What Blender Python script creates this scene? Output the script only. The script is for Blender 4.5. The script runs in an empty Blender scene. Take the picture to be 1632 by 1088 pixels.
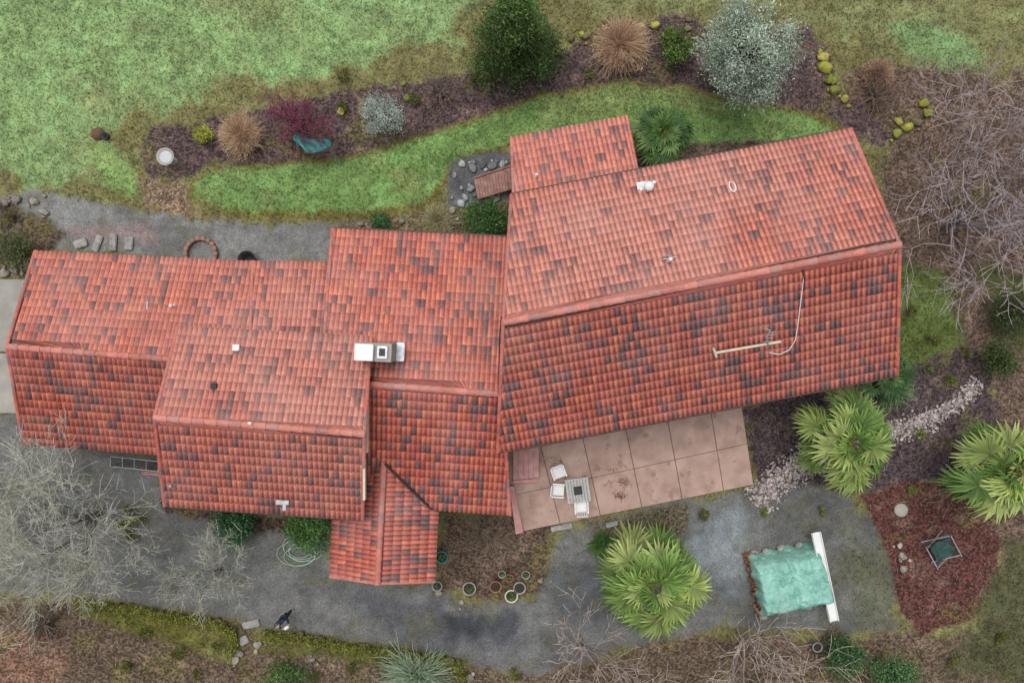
import bpy, bmesh, math, random
import numpy as np
from mathutils import Vector, Matrix
rng=np.random.default_rng(7); random.seed(7)
H=32.0; F=1230.0; K=1.0
def W(u,v,z=0.0):
    s=(H-z)/F
    return np.array([(u-816)*s,(544-v)*s,z])
def lin(c,k=None):
    k=K if k is None else k
    o=[]
    for x in c:
        x/=255.0
        o.append((x/12.92 if x<=0.04045 else ((x+0.055)/1.055)**2.4)*k)
    return np.array(o)
_perm=rng.random((256,256))
def vnoise(x,y):
    xi=np.floor(x).astype(int); yi=np.floor(y).astype(int)
    fx=x-xi; fy=y-yi; fx=fx*fx*(3-2*fx); fy=fy*fy*(3-2*fy)
    a=_perm[xi%256,yi%256]; b=_perm[(xi+1)%256,yi%256]; c=_perm[xi%256,(yi+1)%256]; d=_perm[(xi+1)%256,(yi+1)%256]
    return (a*(1-fx)+b*fx)*(1-fy)+(c*(1-fx)+d*fx)*fy
def fbm(x,y,o=4):
    s=0;a=.5;t=0
    for i in range(o):
        s=s+a*vnoise(x*2**i+17*i,y*2**i+31*i); t+=a; a*=.55
    return s/t
def sst(a,b,x):
    t=np.clip((x-a)/(b-a),0,1); return t*t*(3-2*t)
SC=bpy.context.scene; COL=SC.collection
def link(o,parent=None):
    COL.objects.link(o)
    if parent is not None: o.parent=parent
    return o
def empty(name):
    e=bpy.data.objects.new(name,None); e.empty_display_size=.3; COL.objects.link(e); return e
def mesh(name,V,Fc,mat,parent=None,col=None,smooth=False,extra=None):
    V=np.asarray(V,dtype=np.float32); me=bpy.data.meshes.new(name)
    if isinstance(Fc,np.ndarray):
        n,k=Fc.shape
        me.vertices.add(len(V)); me.vertices.foreach_set('co',V.ravel())
        me.loops.add(n*k); me.loops.foreach_set('vertex_index',Fc.astype(np.int32).ravel())
        me.polygons.add(n); me.polygons.foreach_set('loop_start',np.arange(0,n*k,k,dtype=np.int32))
        me.polygons.foreach_set('loop_total',np.full(n,k,dtype=np.int32))
        me.update(calc_edges=True); me.validate()
    else:
        me.from_pydata([tuple(map(float,p)) for p in V],[],[list(map(int,f)) for f in Fc]); me.update()
    def attr(nm,c):
        c=np.asarray(c,dtype=np.float32)
        if c.ndim==1: c=np.tile(c,(len(V),1))
        a=me.color_attributes.new(nm,'FLOAT_COLOR','POINT')
        a.data.foreach_set('color',np.concatenate([c,np.ones((len(V),1),np.float32)],1).astype(np.float32).ravel())
    if col is not None: attr('Col',col)
    if extra is not None: attr('Kind',extra)
    if smooth: me.polygons.foreach_set('use_smooth',np.ones(len(me.polygons),bool))
    me.materials.append(mat)
    return link(bpy.data.objects.new(name,me),parent)
def newmat(name,rough=.8,spec=.3):
    m=bpy.data.materials.new(name); m.use_nodes=True; nt=m.node_tree
    b=nt.nodes['Principled BSDF']; b.inputs['Roughness'].default_value=rough
    b.inputs['Specular IOR Level'].default_value=spec
    return m,nt,b
def N(nt,t,**kw):
    n=nt.nodes.new(t)
    for k,v in kw.items():
        if k in n.inputs: n.inputs[k].default_value=v
        else: setattr(n,k,v)
    return n
def mixc(nt,fac,a,b,mode='MIX'):
    m=nt.nodes.new('ShaderNodeMix'); m.data_type='RGBA'; m.blend_type=mode
    for s,v in ((m.inputs[0],fac),(m.inputs[6],a),(m.inputs[7],b)):
        if isinstance(v,bpy.types.NodeSocket): nt.links.new(v,s)
        elif isinstance(v,(int,float)): s.default_value=v
        else: s.default_value=(*v,1) if len(v)==3 else v
    return m.outputs[2]
def ramp(nt,src,p0,p1,c0=(0,0,0),c1=(1,1,1)):
    r=nt.nodes.new('ShaderNodeValToRGB'); r.color_ramp.elements[0].position=p0; r.color_ramp.elements[1].position=p1
    r.color_ramp.elements[0].color=(*c0,1); r.color_ramp.elements[1].color=(*c1,1)
    nt.links.new(src,r.inputs[0]); return r.outputs[0]
def noisetex(nt,scale,detail=4,vec=None):
    n=N(nt,'ShaderNodeTexNoise'); n.inputs['Scale'].default_value=scale; n.inputs['Detail'].default_value=detail
    n.inputs['Roughness'].default_value=.6
    if vec is None:
        g=N(nt,'ShaderNodeNewGeometry'); vec=g.outputs['Position']
    nt.links.new(vec,n.inputs['Vector']); return n.outputs['Fac']
def solid(name,rgb,rough=.7,var=.18,scale=6,bump=0.0,metal=0,spec=.3,rgb2=None):
    m,nt,b=newmat(name,rough,spec); f=noisetex(nt,scale,5)
    c=np.array(rgb); c2=np.array(rgb2) if rgb2 is not None else c*(1-2*var)
    r=ramp(nt,f,.32,.68,tuple(c2),tuple(np.minimum(c*(1+var),.95)))
    nt.links.new(r,b.inputs['Base Color']); b.inputs['Metallic'].default_value=metal
    if bump:
        bp=N(nt,'ShaderNodeBump',Strength=bump,Distance=.03); nt.links.new(noisetex(nt,scale*5,4),bp.inputs['Height'])
        nt.links.new(bp.outputs[0],b.inputs['Normal'])
    return m
def attrmat(name,rough=.7,lo=.75,hi=1.2,scale=12,spec=.25,trans=0.0,bump=0.):
    m,nt,b=newmat(name,rough,spec); a=N(nt,'ShaderNodeAttribute',attribute_name='Col')
    f=noisetex(nt,scale,5); g=ramp(nt,f,.3,.7,(lo,)*3,(hi,)*3)
    c=mixc(nt,1.0,a.outputs['Color'],g,'MULTIPLY')
    nt.links.new(c,b.inputs['Base Color'])
    if bump:
        bp=N(nt,'ShaderNodeBump',Strength=bump,Distance=.03); nt.links.new(noisetex(nt,scale*2,4),bp.inputs['Height'])
        nt.links.new(bp.outputs[0],b.inputs['Normal'])
    if trans:
        t=N(nt,'ShaderNodeBsdfTranslucent'); nt.links.new(c,t.inputs[0]); mx=N(nt,'ShaderNodeMixShader'); mx.inputs[0].default_value=trans
        nt.links.new(b.outputs[0],mx.inputs[1]); nt.links.new(t.outputs[0],mx.inputs[2])
        nt.links.new(mx.outputs[0],nt.nodes['Material Output'].inputs[0])
    return m
M_leaf=attrmat('foliage',.55,.8,1.15,3,.3,.3)
M_bark=attrmat('bark',.9,.7,1.2,14,.1)
M_chip=attrmat('chips',.9,.8,1.15,20,.15)
M_white=solid('white_plastic',(.74,.74,.72),.4,.04,3)
M_wall=solid('stucco',(.42,.33,.25),.9,.08,2,.3)
M_fascia=solid('dark_timber',(.14,.08,.065),.7,.15,5)
M_trim=solid('cream_trim',(.62,.55,.42),.6,.08,5)
M_glass=solid('window_glass',(.03,.04,.05),.08,.1,1,spec=.8)
M_metal=solid('galvanised_metal',(.42,.44,.45),.4,.15,7,metal=.6)
M_dark=solid('dark_metal',(.03,.03,.033),.5,.2,7)
M_stone=solid('grey_stone',(.32,.31,.29),.9,.2,5,.4)
M_concrete=solid('concrete',(.34,.32,.28),.9,.1,1.5,.3)
M_terra=solid('terracotta',(.33,.13,.08),.8,.15,6)
M_soil=solid('potting_soil',(.05,.04,.032),.95,.3,20,.5)
M_wood=solid('weathered_wood',(.27,.20,.13),.8,.2,8,.3)
M_deck=solid('deck_boards',(.32,.17,.14),.7,.2,5,.3)
M_pink=solid('pink_painted_boards',(.50,.27,.25),.7,.12,3,.2)
M_teal=solid('teal_canvas',(.05,.23,.22),.6,.2,6)
M_hose=solid('green_hose',(.34,.46,.34),.5,.1,3)
M_tile,nt,b=newmat('roof_tile',.6,.4)
a=N(nt,'ShaderNodeAttribute',attribute_name='Col')
g=ramp(nt,noisetex(nt,9,6),.3,.7,(.78,)*3,(1.2,)*3)
c=mixc(nt,1.0,a.outputs['Color'],g,'MULTIPLY')
c=mixc(nt,ramp(nt,noisetex(nt,.55,4),.42,.75,(0,0,0),(.35,)*3),c,(.60,.37,.33))
c=mixc(nt,ramp(nt,noisetex(nt,38,3),.64,.74,(0,0,0),(.35,)*3),c,(.45,.40,.36))
c=mixc(nt,ramp(nt,noisetex(nt,60,2),.62,.74,(0,0,0),(.4,)*3),c,(.14,.08,.07))
nt.links.new(c,b.inputs['Base Color'])
bp=N(nt,'ShaderNodeBump',Strength=.3,Distance=.01); nt.links.new(noisetex(nt,50,3),bp.inputs['Height']); nt.links.new(bp.outputs[0],b.inputs['Normal'])

def tube_arrays(P0,P1,R0,R1,sides=4):
    P0=np.asarray(P0,float);P1=np.asarray(P1,float);R0=np.asarray(R0,float);R1=np.asarray(R1,float)
    n=len(P0); d=P1-P0; L=np.linalg.norm(d,axis=1,keepdims=True); d=d/np.maximum(L,1e-6)
    ref=np.where(np.abs(d[:,2:3])>.9,np.array([[1.,0,0]]),np.array([[0,0,1.]]))
    a=np.cross(d,ref); a/=np.linalg.norm(a,axis=1,keepdims=True)+1e-9; bb=np.cross(d,a)
    V=[]
    for P,R in ((P0,R0),(P1,R1)):
        for k in range(sides):
            t=2*math.pi*k/sides
            V.append(P+(a*math.cos(t)+bb*math.sin(t))*R[:,None])
    V=np.stack(V,1)
    base=(np.arange(n)*2*sides)[:,None]
    Fs=[]
    for k in range(sides):
        k2=(k+1)%sides
        Fs.append(np.concatenate([base+k,base+k2,base+sides+k2,base+sides+k],1))
    return V.reshape(-1,3),np.concatenate(Fs,0)
def tubes(name,P0,P1,R0,R1,mat,parent=None,sides=4,col=None,smooth=True):
    V,Fc=tube_arrays(P0,P1,R0,R1,sides)
    if col is not None:
        col=np.asarray(col)
        col=np.tile(col,(len(V),1)) if col.ndim==1 else np.repeat(col,2*sides,0)
    return mesh(name,V,Fc,mat,parent,col,smooth)
def poly_tube(name,pts,r,mat,parent=None,sides=8,col=None):
    pts=np.array(pts,float); R=np.full(len(pts)-1,r)
    return tubes(name,pts[:-1],pts[1:],R,R,mat,parent,sides,col)
def box(name,c,d,mat,parent=None,rot=0,bevel=.01,M=None):
    bm=bmesh.new(); bmesh.ops.create_cube(bm,size=1)
    bmesh.ops.scale(bm,vec=d,verts=bm.verts)
    if bevel: bmesh.ops.bevel(bm,geom=bm.edges[:],offset=min(bevel,min(d)*.3),segments=2,affect='EDGES')
    T=M if M is not None else Matrix.Translation(Vector([float(x) for x in c]))@Matrix.Rotation(rot,4,'Z')
    bmesh.ops.transform(bm,matrix=T,verts=bm.verts)
    me=bpy.data.meshes.new(name); bm.to_mesh(me); bm.free(); me.materials.append(mat)
    return link(bpy.data.objects.new(name,me),parent)
def lathe(name,c,prof,mat,parent=None,n=24):
    V=[];Fc=[]
    for r,z in prof:
        for k in range(n):
            t=2*math.pi*k/n; V.append((c[0]+r*math.cos(t),c[1]+r*math.sin(t),c[2]+z))
    for i in range(len(prof)-1):
        for k in range(n):
            k2=(k+1)%n; Fc.append((i*n+k,i*n+k2,(i+1)*n+k2,(i+1)*n+k))
    return mesh(name,V,np.array(Fc),mat,parent,None,True)
def rock(c,r,flat=.6,sub=2):
    bm=bmesh.new(); bmesh.ops.create_icosphere(bm,subdivisions=sub,radius=1)
    V=np.array([v.co[:] for v in bm.verts]); Fc=np.array([[v.index for v in f.verts] for f in bm.faces]); bm.free()
    ph=random.random()*50
    k=1+1.1*(fbm(V[:,0]*1.6+ph,V[:,1]*1.6+V[:,2]*1.9+ph,3)-.5)
    for _ in range(4):
        nn=rng.normal(size=3); nn/=np.linalg.norm(nn); d=V@nn; V=np.where((d>.62)[:,None],V-nn*(d-.62)[:,None],V)
    a=random.uniform(0,6.28); V=V*k[:,None]*np.array([r*random.uniform(.75,1.25),r*random.uniform(.65,1.1),r*flat])
    V=np.stack([V[:,0]*math.cos(a)-V[:,1]*math.sin(a),V[:,0]*math.sin(a)+V[:,1]*math.cos(a),V[:,2]],1)+np.array(c)
    return V,Fc
# ================= GROUND
zones=[]
def Z(poly,c,kind,soft=.15,amp=.5): zones.append((np.array([W(u,v)[:2] for u,v in poly]),lin(c),np.array(kind,float),soft,amp))
G=(1,0,0);GR=(0,1,0);MU=(0,0,1)
Z([(-3000,-3000),(745,-3000),(745,20),(735,70),(640,85),(560,95),(420,130),(330,150),(250,180),(160,205),(150,290),(80,285),(0,282),(-3000,280)],(132,154,104),G,.5,1.6)
Z([(150,215),(205,270),(225,320),(180,300),(150,260)],(128,154,94),G,.3,.8)
Z([(900,-3000),(5000,-3000),(5000,60),(1632,80),(1560,110),(1350,70),(1300,30),(900,20)],(120,120,82),G,.5,1.4)
Z([(1430,40),(1500,30),(1560,90),(1540,140),(1480,120)],(118,140,94),G,.5,1.)
Z([(1330,120),(1430,110),(1632,130),(5000,130),(5000,1500),(1600,1500),(1580,700),(1560,560),(1440,600),(1430,420),(1400,230)],(94,80,70),MU,.4,1.2)
Z([(1425,420),(1500,430),(1535,520),(1490,585),(1430,595)],(94,106,58),G,.35,.8)
Z([(1560,420),(1640,440),(1640,560),(1580,540)],(80,84,52),G,.35,.8)
Z([(240,205),(300,195),(420,170),(560,145),(700,122),(760,115),(900,85),(960,40),(1110,25),(1130,50),(1280,45),(1325,80),(1345,150),(1400,190),(1440,220),(1400,240),(1360,215),(1310,185),(1200,165),(1100,145),(1000,132),(860,158),(700,208),(560,250),(430,262),(340,262),(300,288),(240,288),(228,250)],(80,68,68),MU,.12,.5)
Z([(225,290),(300,285),(310,345),(230,335)],(126,108,90),MU,.3,.6)
Z([(0,318),(60,308),(200,328),(300,348),(420,356),(530,358),(600,352),(600,420),(400,418),(130,402),(60,400),(0,345)],(122,122,120),GR,.15,.4)
Z([(100,365),(240,352),(250,385),(120,385)],(134,120,118),GR,.2,.4)
Z([(530,362),(600,345),(700,335),(815,320),(815,385),(530,372)],(96,90,68),MU,.2,.4)
Z([(298,292),(330,266),(430,262),(560,252),(700,206),(860,152),(1000,128),(1100,140),(1200,165),(1310,182),(1360,212),(1300,240),(1110,240),(1000,215),(812,235),(740,252),(705,300),(690,330),(600,345),(400,350),(300,322)],(106,98,54),G,.12,.35)
Z([(304,294),(332,270),(430,266),(560,257),(700,212),(860,158),(1000,134),(1100,146),(1200,171),(1300,188),(1335,208),(1300,232),(1110,232),(1000,208),(808,229),(732,248),(695,298),(675,320),(590,334),(400,338),(308,318)],(112,138,82),G,.12,.3)
Z([(716,262),(760,246),(820,240),(820,318),(760,330),(712,332)],(104,104,106),GR,.06,.2)
Z([(1010,235),(1360,215),(1330,260),(1015,290)],(82,71,63),MU,.1,.3)
Z([(0,325),(50,345),(110,372),(60,440),(0,440)],(78,70,60),MU,.15,.4)
Z([(-3000,655),(40,660),(250,730),(260,800),(530,835),(530,925),(700,932),(740,960),(850,955),(880,880),(900,845),(1200,770),(1290,765),(1390,820),(1425,900),(1425,1000),(1350,1015),(1150,1000),(1000,1030),(860,1075),(740,1060),(600,1030),(430,1003),(370,985),(150,955),(0,940),(-3000,940)],(107,107,105),GR,.2,.6)
Z([(1090,830),(1190,800),(1210,880),(1180,960),(1110,900)],(128,135,138),GR,.6,1.)
Z([(560,950),(760,985),(860,1010),(760,1045),(600,1010)],(90,91,94),GR,.5,.9)
Z([(700,975),(770,985),(830,985),(790,1020),(715,1012)],(74,76,80),GR,.3,.9)
Z([(880,905),(1000,900),(1010,1000),(900,985)],(88,90,92),GR,.4,.9)
Z([(1340,840),(1420,880),(1430,1000),(1360,1010)],(98,99,84),(.3,.7,0),.5,.9)
Z([(-3000,945),(140,962),(370,995),(430,1008),(600,1033),(740,1064),(860,1085),(1000,1040),(1150,1010),(1430,1010),(1480,1010),(1700,1000),(1700,3500),(-3000,3500)],(92,80,67),MU,.25,.7)
Z([(-100,1000),(90,1010),(100,1100),(-100,1100)],(118,92,76),MU,.35,.9)
Z([(120,952),(370,995),(380,1055),(130,985)],(98,96,48),G,.2,.4)
Z([(410,1005),(560,1022),(745,1050),(745,1075),(560,1050),(410,1035)],(92,90,48),G,.2,.4)
Z([(260,800),(530,832),(530,860),(400,850),(270,815)],(70,60,52),MU,.15,.4)
Z([(700,812),(880,830),(880,870),(860,945),(780,955),(700,940)],(86,74,64),MU,.2,.6)
Z([(940,835),(1100,805),(1100,850),(960,895)],(86,82,66),MU,.25,.6)
Z([(1183,650),(1430,600),(1555,555),(1590,640),(1590,740),(1400,790),(1290,770),(1200,775)],(72,63,66),MU,.12,.5)
Z([(1372,790),(1440,762),(1535,778),(1592,848),(1594,935),(1540,992),(1470,1012),(1432,970),(1424,900)],(86,56,52),MU,.1,.3)
Z([(1605,870),(1700,860),(1700,1100),(1480,1070),(1560,1000)],(84,82,58),G,.4,.8)
def sdist(P,poly):
    n=len(poly); d=np.full(len(P),1e18); ins=np.zeros(len(P),bool)
    for i in range(n):
        a=poly[i]; b2=poly[(i+1)%n]; e=b2-a; w=P-a
        t=np.clip((w@e)/(e@e+1e-12),0,1); q=w-t[:,None]*e; d=np.minimum(d,(q*q).sum(1))
        c1=(a[1]>P[:,1])!=(b2[1]>P[:,1])
        with np.errstate(divide='ignore',invalid='ignore'):
            xx=(b2[0]-a[0])*(P[:,1]-a[1])/(b2[1]-a[1]+1e-15)+a[0]
        ins^=(c1&(P[:,0]<xx))
    d=np.sqrt(d); return np.where(ins,-d,d)
def paint(P):
    n=len(P); x=P[:,0];y=P[:,1]
    col=np.tile(lin((116,112,74)),(n,1)); kind=np.tile(np.array([.8,0,.2]),(n,1))
    f=fbm(x*.9,y*.9,4)-.5; f2=fbm(x*4+9,y*4+3,3)-.5
    for poly,c,k,soft,amp in zones:
        mn=poly.min(0)-2; mx=poly.max(0)+2
        idx=np.where((x>mn[0])&(x<mx[0])&(y>mn[1])&(y<mx[1]))[0]
        if len(idx)==0: continue
        sd=sdist(P[idx],poly)+f[idx]*amp*1.6+f2[idx]*min(amp,.5)*.8
        w=(1-sst(-soft,soft,sd))[:,None]
        col[idx]=col[idx]*(1-w)+c*w; kind[idx]=kind[idx]*(1-w)+k*w
    g=kind[:,:1]; n1=fbm(x*.35+50,y*.5+8,4); n2=fbm(x*1.3+4,y*1.7+70,4); n3=fbm(x*3+4,y*3+70,3)
    br=sst(.54,.75,n1)[:,None]*g*.35
    col=col*(1-br)+lin((134,124,86))*br
    gr=sst(.5,.72,n2)[:,None]*g*.5
    col=col*(1-gr)+col*np.array([1.1,1.28,1.3])*gr
    dk=sst(.55,.75,fbm(x*1.1+140,y*1.6+33,4))[:,None]*g*.4
    col=col*(1-dk*.4)
    col*= (1+(n3-.5)[:,None]*.5*(.5+g*.5))*(1+(n2-.5)[:,None]*.45)
    mo=sst(.58,.74,fbm(x*.8+90,y*.8+12,4))[:,None]*kind[:,2:3]*.5
    col=col*(1-mo)+lin((100,96,56))*mo
    lt=sst(.56,.72,fbm(x*1.9+10,y*1.9+120,4))[:,None]*kind[:,2:3]*.3
    col=col*(1-lt)+lin((136,118,104))*lt
    wet=sst(.5,.68,fbm(x*.5+33,y*.7+22,4))[:,None]*kind[:,1:2]*.34
    col=col*(1-wet*.8)
    ml=sst(.58,.7,fbm(x*1.2+233,y*1.2+62,4))[:,None]*kind[:,1:2]*.35
    col=col*(1-ml)+lin((98,94,68))*ml
    return col,kind
def axis(h,step,far):
    a=list(np.arange(-h,h+1e-6,step)); s=step; p=h
    while p<far:
        s*=1.45; p+=s; a.append(p); a.insert(0,-p)
    return np.array(a)
ax=axis(23,.09,1500); ay=axis(16,.09,1500)
X,Y=np.meshgrid(ax,ay,indexing='ij'); P=np.stack([X.ravel(),Y.ravel()],1)
gc,gk=paint(P)
inn=np.exp(-np.maximum(0,np.abs(P[:,0])-24)/8)*np.exp(-np.maximum(0,np.abs(P[:,1])-17)/8)
def gz(P): return (fbm(P[:,0]*1.5,P[:,1]*1.5,4)-.5)*.10-.03
zz=gz(P)*inn
nx,ny=len(ax),len(ay); I=(np.arange(nx-1)[:,None]*ny+np.arange(ny-1)[None,:]).ravel()
Fg=np.stack([I,I+ny,I+ny+1,I+1],1)
M_ground,nt,b=newmat('ground',.95,.15)
a=N(nt,'ShaderNodeAttribute',attribute_name='Col'); k=N(nt,'ShaderNodeAttribute',attribute_name='Kind')
sp=N(nt,'ShaderNodeSeparateColor'); nt.links.new(k.outputs['Color'],sp.inputs[0])
geo=N(nt,'ShaderNodeNewGeometry')
def voro(s):
    v=N(nt,'ShaderNodeTexVoronoi'); v.inputs['Scale'].default_value=s; nt.links.new(geo.outputs['Position'],v.inputs['Vector'])
    q=N(nt,'ShaderNodeSeparateColor'); nt.links.new(v.outputs['Color'],q.inputs[0]); return q.outputs[0],v.outputs['Distance']
v1,d1=voro(26); v2,d2=voro(13)
gg=ramp(nt,noisetex(nt,16,6),.3,.7,(.55,.58,.55),(1.45,1.43,1.38))
gv=ramp(nt,v1,.0,1.,(.72,.72,.72),(1.32,1.32,1.3)); mv=ramp(nt,v2,.2,1.,(.5,.5,.5),(1.8,1.68,1.62))
mg=mixc(nt,sp.outputs[1],mixc(nt,sp.outputs[2],gg,mv),gv)
c=mixc(nt,1.0,a.outputs['Color'],mg,'MULTIPLY')
c=mixc(nt,1.0,c,ramp(nt,noisetex(nt,2.2,6),.3,.7,(.8,)*3,(1.2,)*3),'MULTIPLY')
nt.links.new(c,b.inputs['Base Color'])
bp=N(nt,'ShaderNodeBump',Strength=.6,Distance=.04); nt.links.new(noisetex(nt,18,5),bp.inputs['Height']); nt.links.new(bp.outputs[0],b.inputs['Normal'])
mesh('ground',np.stack([P[:,0],P[:,1],zz],1),Fg,M_ground,None,gc,True,gk)

def scatter(n):
    return np.stack([rng.uniform(-22.5,22.5,n),rng.uniform(-15.5,15.5,n)],1)
Pt=scatter(150000); c,k=paint(Pt); keep=rng.random(len(Pt))<k[:,0]*.75; Pt=Pt[keep]; c=c[keep]
n=len(Pt); base=np.concatenate([Pt,gz(Pt)[:,None]],1)
V=[];C=[]
for j in range(3):
    t=rng.uniform(0,2*math.pi,n); L=rng.uniform(.04,.13,n)*(.6+fbm(Pt[:,0]*.8,Pt[:,1]*.8,3)); d=np.stack([np.cos(t),np.sin(t),np.zeros(n)],1); pr=np.stack([-np.sin(t),np.cos(t),np.zeros(n)],1)
    w=rng.uniform(.008,.02,n)[:,None]
    tip=base+d*(L*rng.uniform(.4,1.1,n))[:,None]+np.array([0,0,1])*L[:,None]*.8
    V.append(np.stack([base-pr*w,base+pr*w,tip],1)); cc=c*rng.uniform(.75,1.55,(n,1))*np.array([1,1.0,.98]); C.append(np.repeat(cc,3,0))
V=np.concatenate(V,0).reshape(-1,3); C=np.concatenate(C,0)
mesh('grass',V,np.arange(len(V)).reshape(-1,3),M_leaf,None,C)
def chips(name,ch,n,s0,s1,pal,up=.006,mixf=.5):
    Pt=scatter(n); c,k=paint(Pt); keep=rng.random(n)<k[:,ch]; Pt=Pt[keep]; c=c[keep]; n=len(Pt)
    z=gz(Pt)+up; cen=np.concatenate([Pt,z[:,None]],1); t=rng.uniform(0,6.28,n); s=rng.uniform(s0,s1,n)[:,None]
    a=np.stack([np.cos(t),np.sin(t),rng.normal(0,.25,n)],1)*s; bb=np.stack([-np.sin(t),np.cos(t),rng.normal(0,.25,n)],1)*s*rng.uniform(.4,1,(n,1))
    up=np.array([0,0,1])*s*.7
    V=np.stack([cen-a,cen+bb,cen+a,cen-bb,cen+up],1).reshape(-1,3)
    i=np.arange(n)*5; Fc=np.concatenate([np.stack([i+q,i+(q+1)%4,i+4],1) for q in range(4)],0)
    pal=np.array([lin(p) for p in pal]); cc=(1-mixf)*c+mixf*pal[rng.integers(0,len(pal),n)]; cc=cc*rng.uniform(.7,1.3,(n,1))
    mesh(name,V,Fc[:, ::-1].copy(),M_chip,None,np.repeat(cc,5,0))
chips('gravel',1,50000,.012,.026,[(145,143,140),(96,96,98),(120,117,112),(84,84,86)],mixf=.4)
chips('mulch',2,80000,.012,.045,[(122,98,90),(64,50,47),(156,124,106),(90,66,64),(100,96,66)])
# fallen twigs lying on the beds
Pt=scatter(9000); c,k=paint(Pt); keep=rng.random(len(Pt))<k[:,2]*.8+k[:,1]*.06; Pt=Pt[keep]; n=len(Pt)
t=rng.uniform(0,6.28,n); L=rng.uniform(.06,.34,n); p0=np.concatenate([Pt,gz(Pt)[:,None]+.02],1); mid=p0+np.stack([np.cos(t)*L,np.sin(t)*L,rng.uniform(0,.04,n)],1); t2=t+rng.normal(0,.5,n); p2=mid+np.stack([np.cos(t2)*L*.7,np.sin(t2)*L*.7,-rng.uniform(0,.03,n)],1)
cc=np.array([lin((150,130,112)),lin((110,90,76)),lin((170,158,142))])[rng.integers(0,3,n)]
tubes('fallen_twigs',np.concatenate([p0,mid]),np.concatenate([mid,p2]),np.full(2*n,.009),np.full(2*n,.006),M_bark,None,3,np.concatenate([cc,cc]))

# ================= HOUSE
house=empty('tile_roof_house')
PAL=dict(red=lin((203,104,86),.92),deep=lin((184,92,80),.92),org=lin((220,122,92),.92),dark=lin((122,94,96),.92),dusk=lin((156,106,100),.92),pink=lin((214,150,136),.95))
def plane_of(q):
    a,b2,c2,d2=[np.array(p) for p in q]; m=(c2+d2)/2
    u=(b2-a)/np.linalg.norm(b2-a); n=np.cross(u,m-a); n/=np.linalg.norm(n)
    if n[2]<0: n=-n
    v=np.cross(n,u)
    if v[2]<0: v=-v
    return a,u,v,n
def tile_slope(name,q,extra_pts=None,pinkness=0.,cw=.178,ex=.335,seed=0):
    o,u,v,n=plane_of(q); poly=[((p-o)@u,(p-o)@v) for p in [np.array(x) for x in (extra_pts or q)]]
    S=np.array(poly); t0,t1=S[:,1].min(),S[:,1].max(); r=np.random.default_rng(seed)
    def rng_at(t):
        t=min(max(t,t0+1e-4),t1-1e-4); xs=[]
        for i in range(len(S)):
            a,b2=S[i],S[(i+1)%len(S)]
            if (a[1]-t)*(b2[1]-t)<=0 and abs(a[1]-b2[1])>1e-9: xs.append(a[0]+(b2[0]-a[0])*(t-a[1])/(b2[1]-a[1]))
        return (min(xs),max(xs)) if xs else (0,0)
    V=[];Fc=[];C=[]
    smin=S[:,0].min(); ns=7
    nrow=int(math.ceil((t1-t0)/ex)); ncol=int(math.ceil((S[:,0].max()-smin)/cw))
    for i in range(nrow):
        ta=t0+i*ex; tb=min(ta+ex+.02,t1)
        la,ra=rng_at(ta+.02); lb,rb=rng_at(tb)
        for j in range(ncol):
            s0=smin+j*cw; s1=s0+cw
            if s1<min(la,lb)+.02 or s0>max(ra,rb)-.02: continue
            cl=vnoise(np.array([s0*1.3+seed*9.1]),np.array([ta*1.9+seed*3.3]))[0]; cl2=vnoise(np.array([s0*.35+seed*5.1]),np.array([ta*.5+seed*7.3]))[0]
            x=r.random(); pd=.06+.5*max(0,cl-.42)*1.7
            if x<pd*.62: c=PAL['dark']
            elif x<pd: c=PAL['dusk']
            else: c=[PAL['red'],PAL['deep'],PAL['org'],PAL['red']][r.integers(4)]
            pk=pinkness*(.45+.9*cl2); pk=min(.8,pk*(.4 if x<pd else 1))  # stronger pink on north slopes paints sky sheen into the tiles, besides weathering
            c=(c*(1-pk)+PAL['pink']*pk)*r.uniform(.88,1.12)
            jl=r.uniform(0,.006); b0=len(V)
            for (t,l,rr,h) in ((tb,lb,rb,.0),(ta,la,ra,.013+jl),(ta,la,ra,.0)):
                for m in range(ns):
                    f=m/(ns-1); s=min(max(s0+f*cw,l),rr)
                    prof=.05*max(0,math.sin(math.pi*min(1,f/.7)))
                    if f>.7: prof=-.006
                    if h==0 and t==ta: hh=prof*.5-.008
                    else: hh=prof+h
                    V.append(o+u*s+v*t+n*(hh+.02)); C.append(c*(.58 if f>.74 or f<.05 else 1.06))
            for rrow in range(2):
                for m in range(ns-1):
                    k0=b0+rrow*ns+m; Fc.append((k0,k0+1,k0+1+ns,k0+ns))
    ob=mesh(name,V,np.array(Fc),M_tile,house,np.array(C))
    pts=[np.array(x)-n*.03 for x in (extra_pts or q)]; k=len(pts); lo=[p-n*.14 for p in pts]
    mesh(name+'_deck',pts+lo,[list(range(k)),list(range(2*k-1,k-1,-1))]+[[i,(i+1)%k,k+(i+1)%k,k+i] for i in range(k)],M_fascia,house)
    return ob
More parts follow.
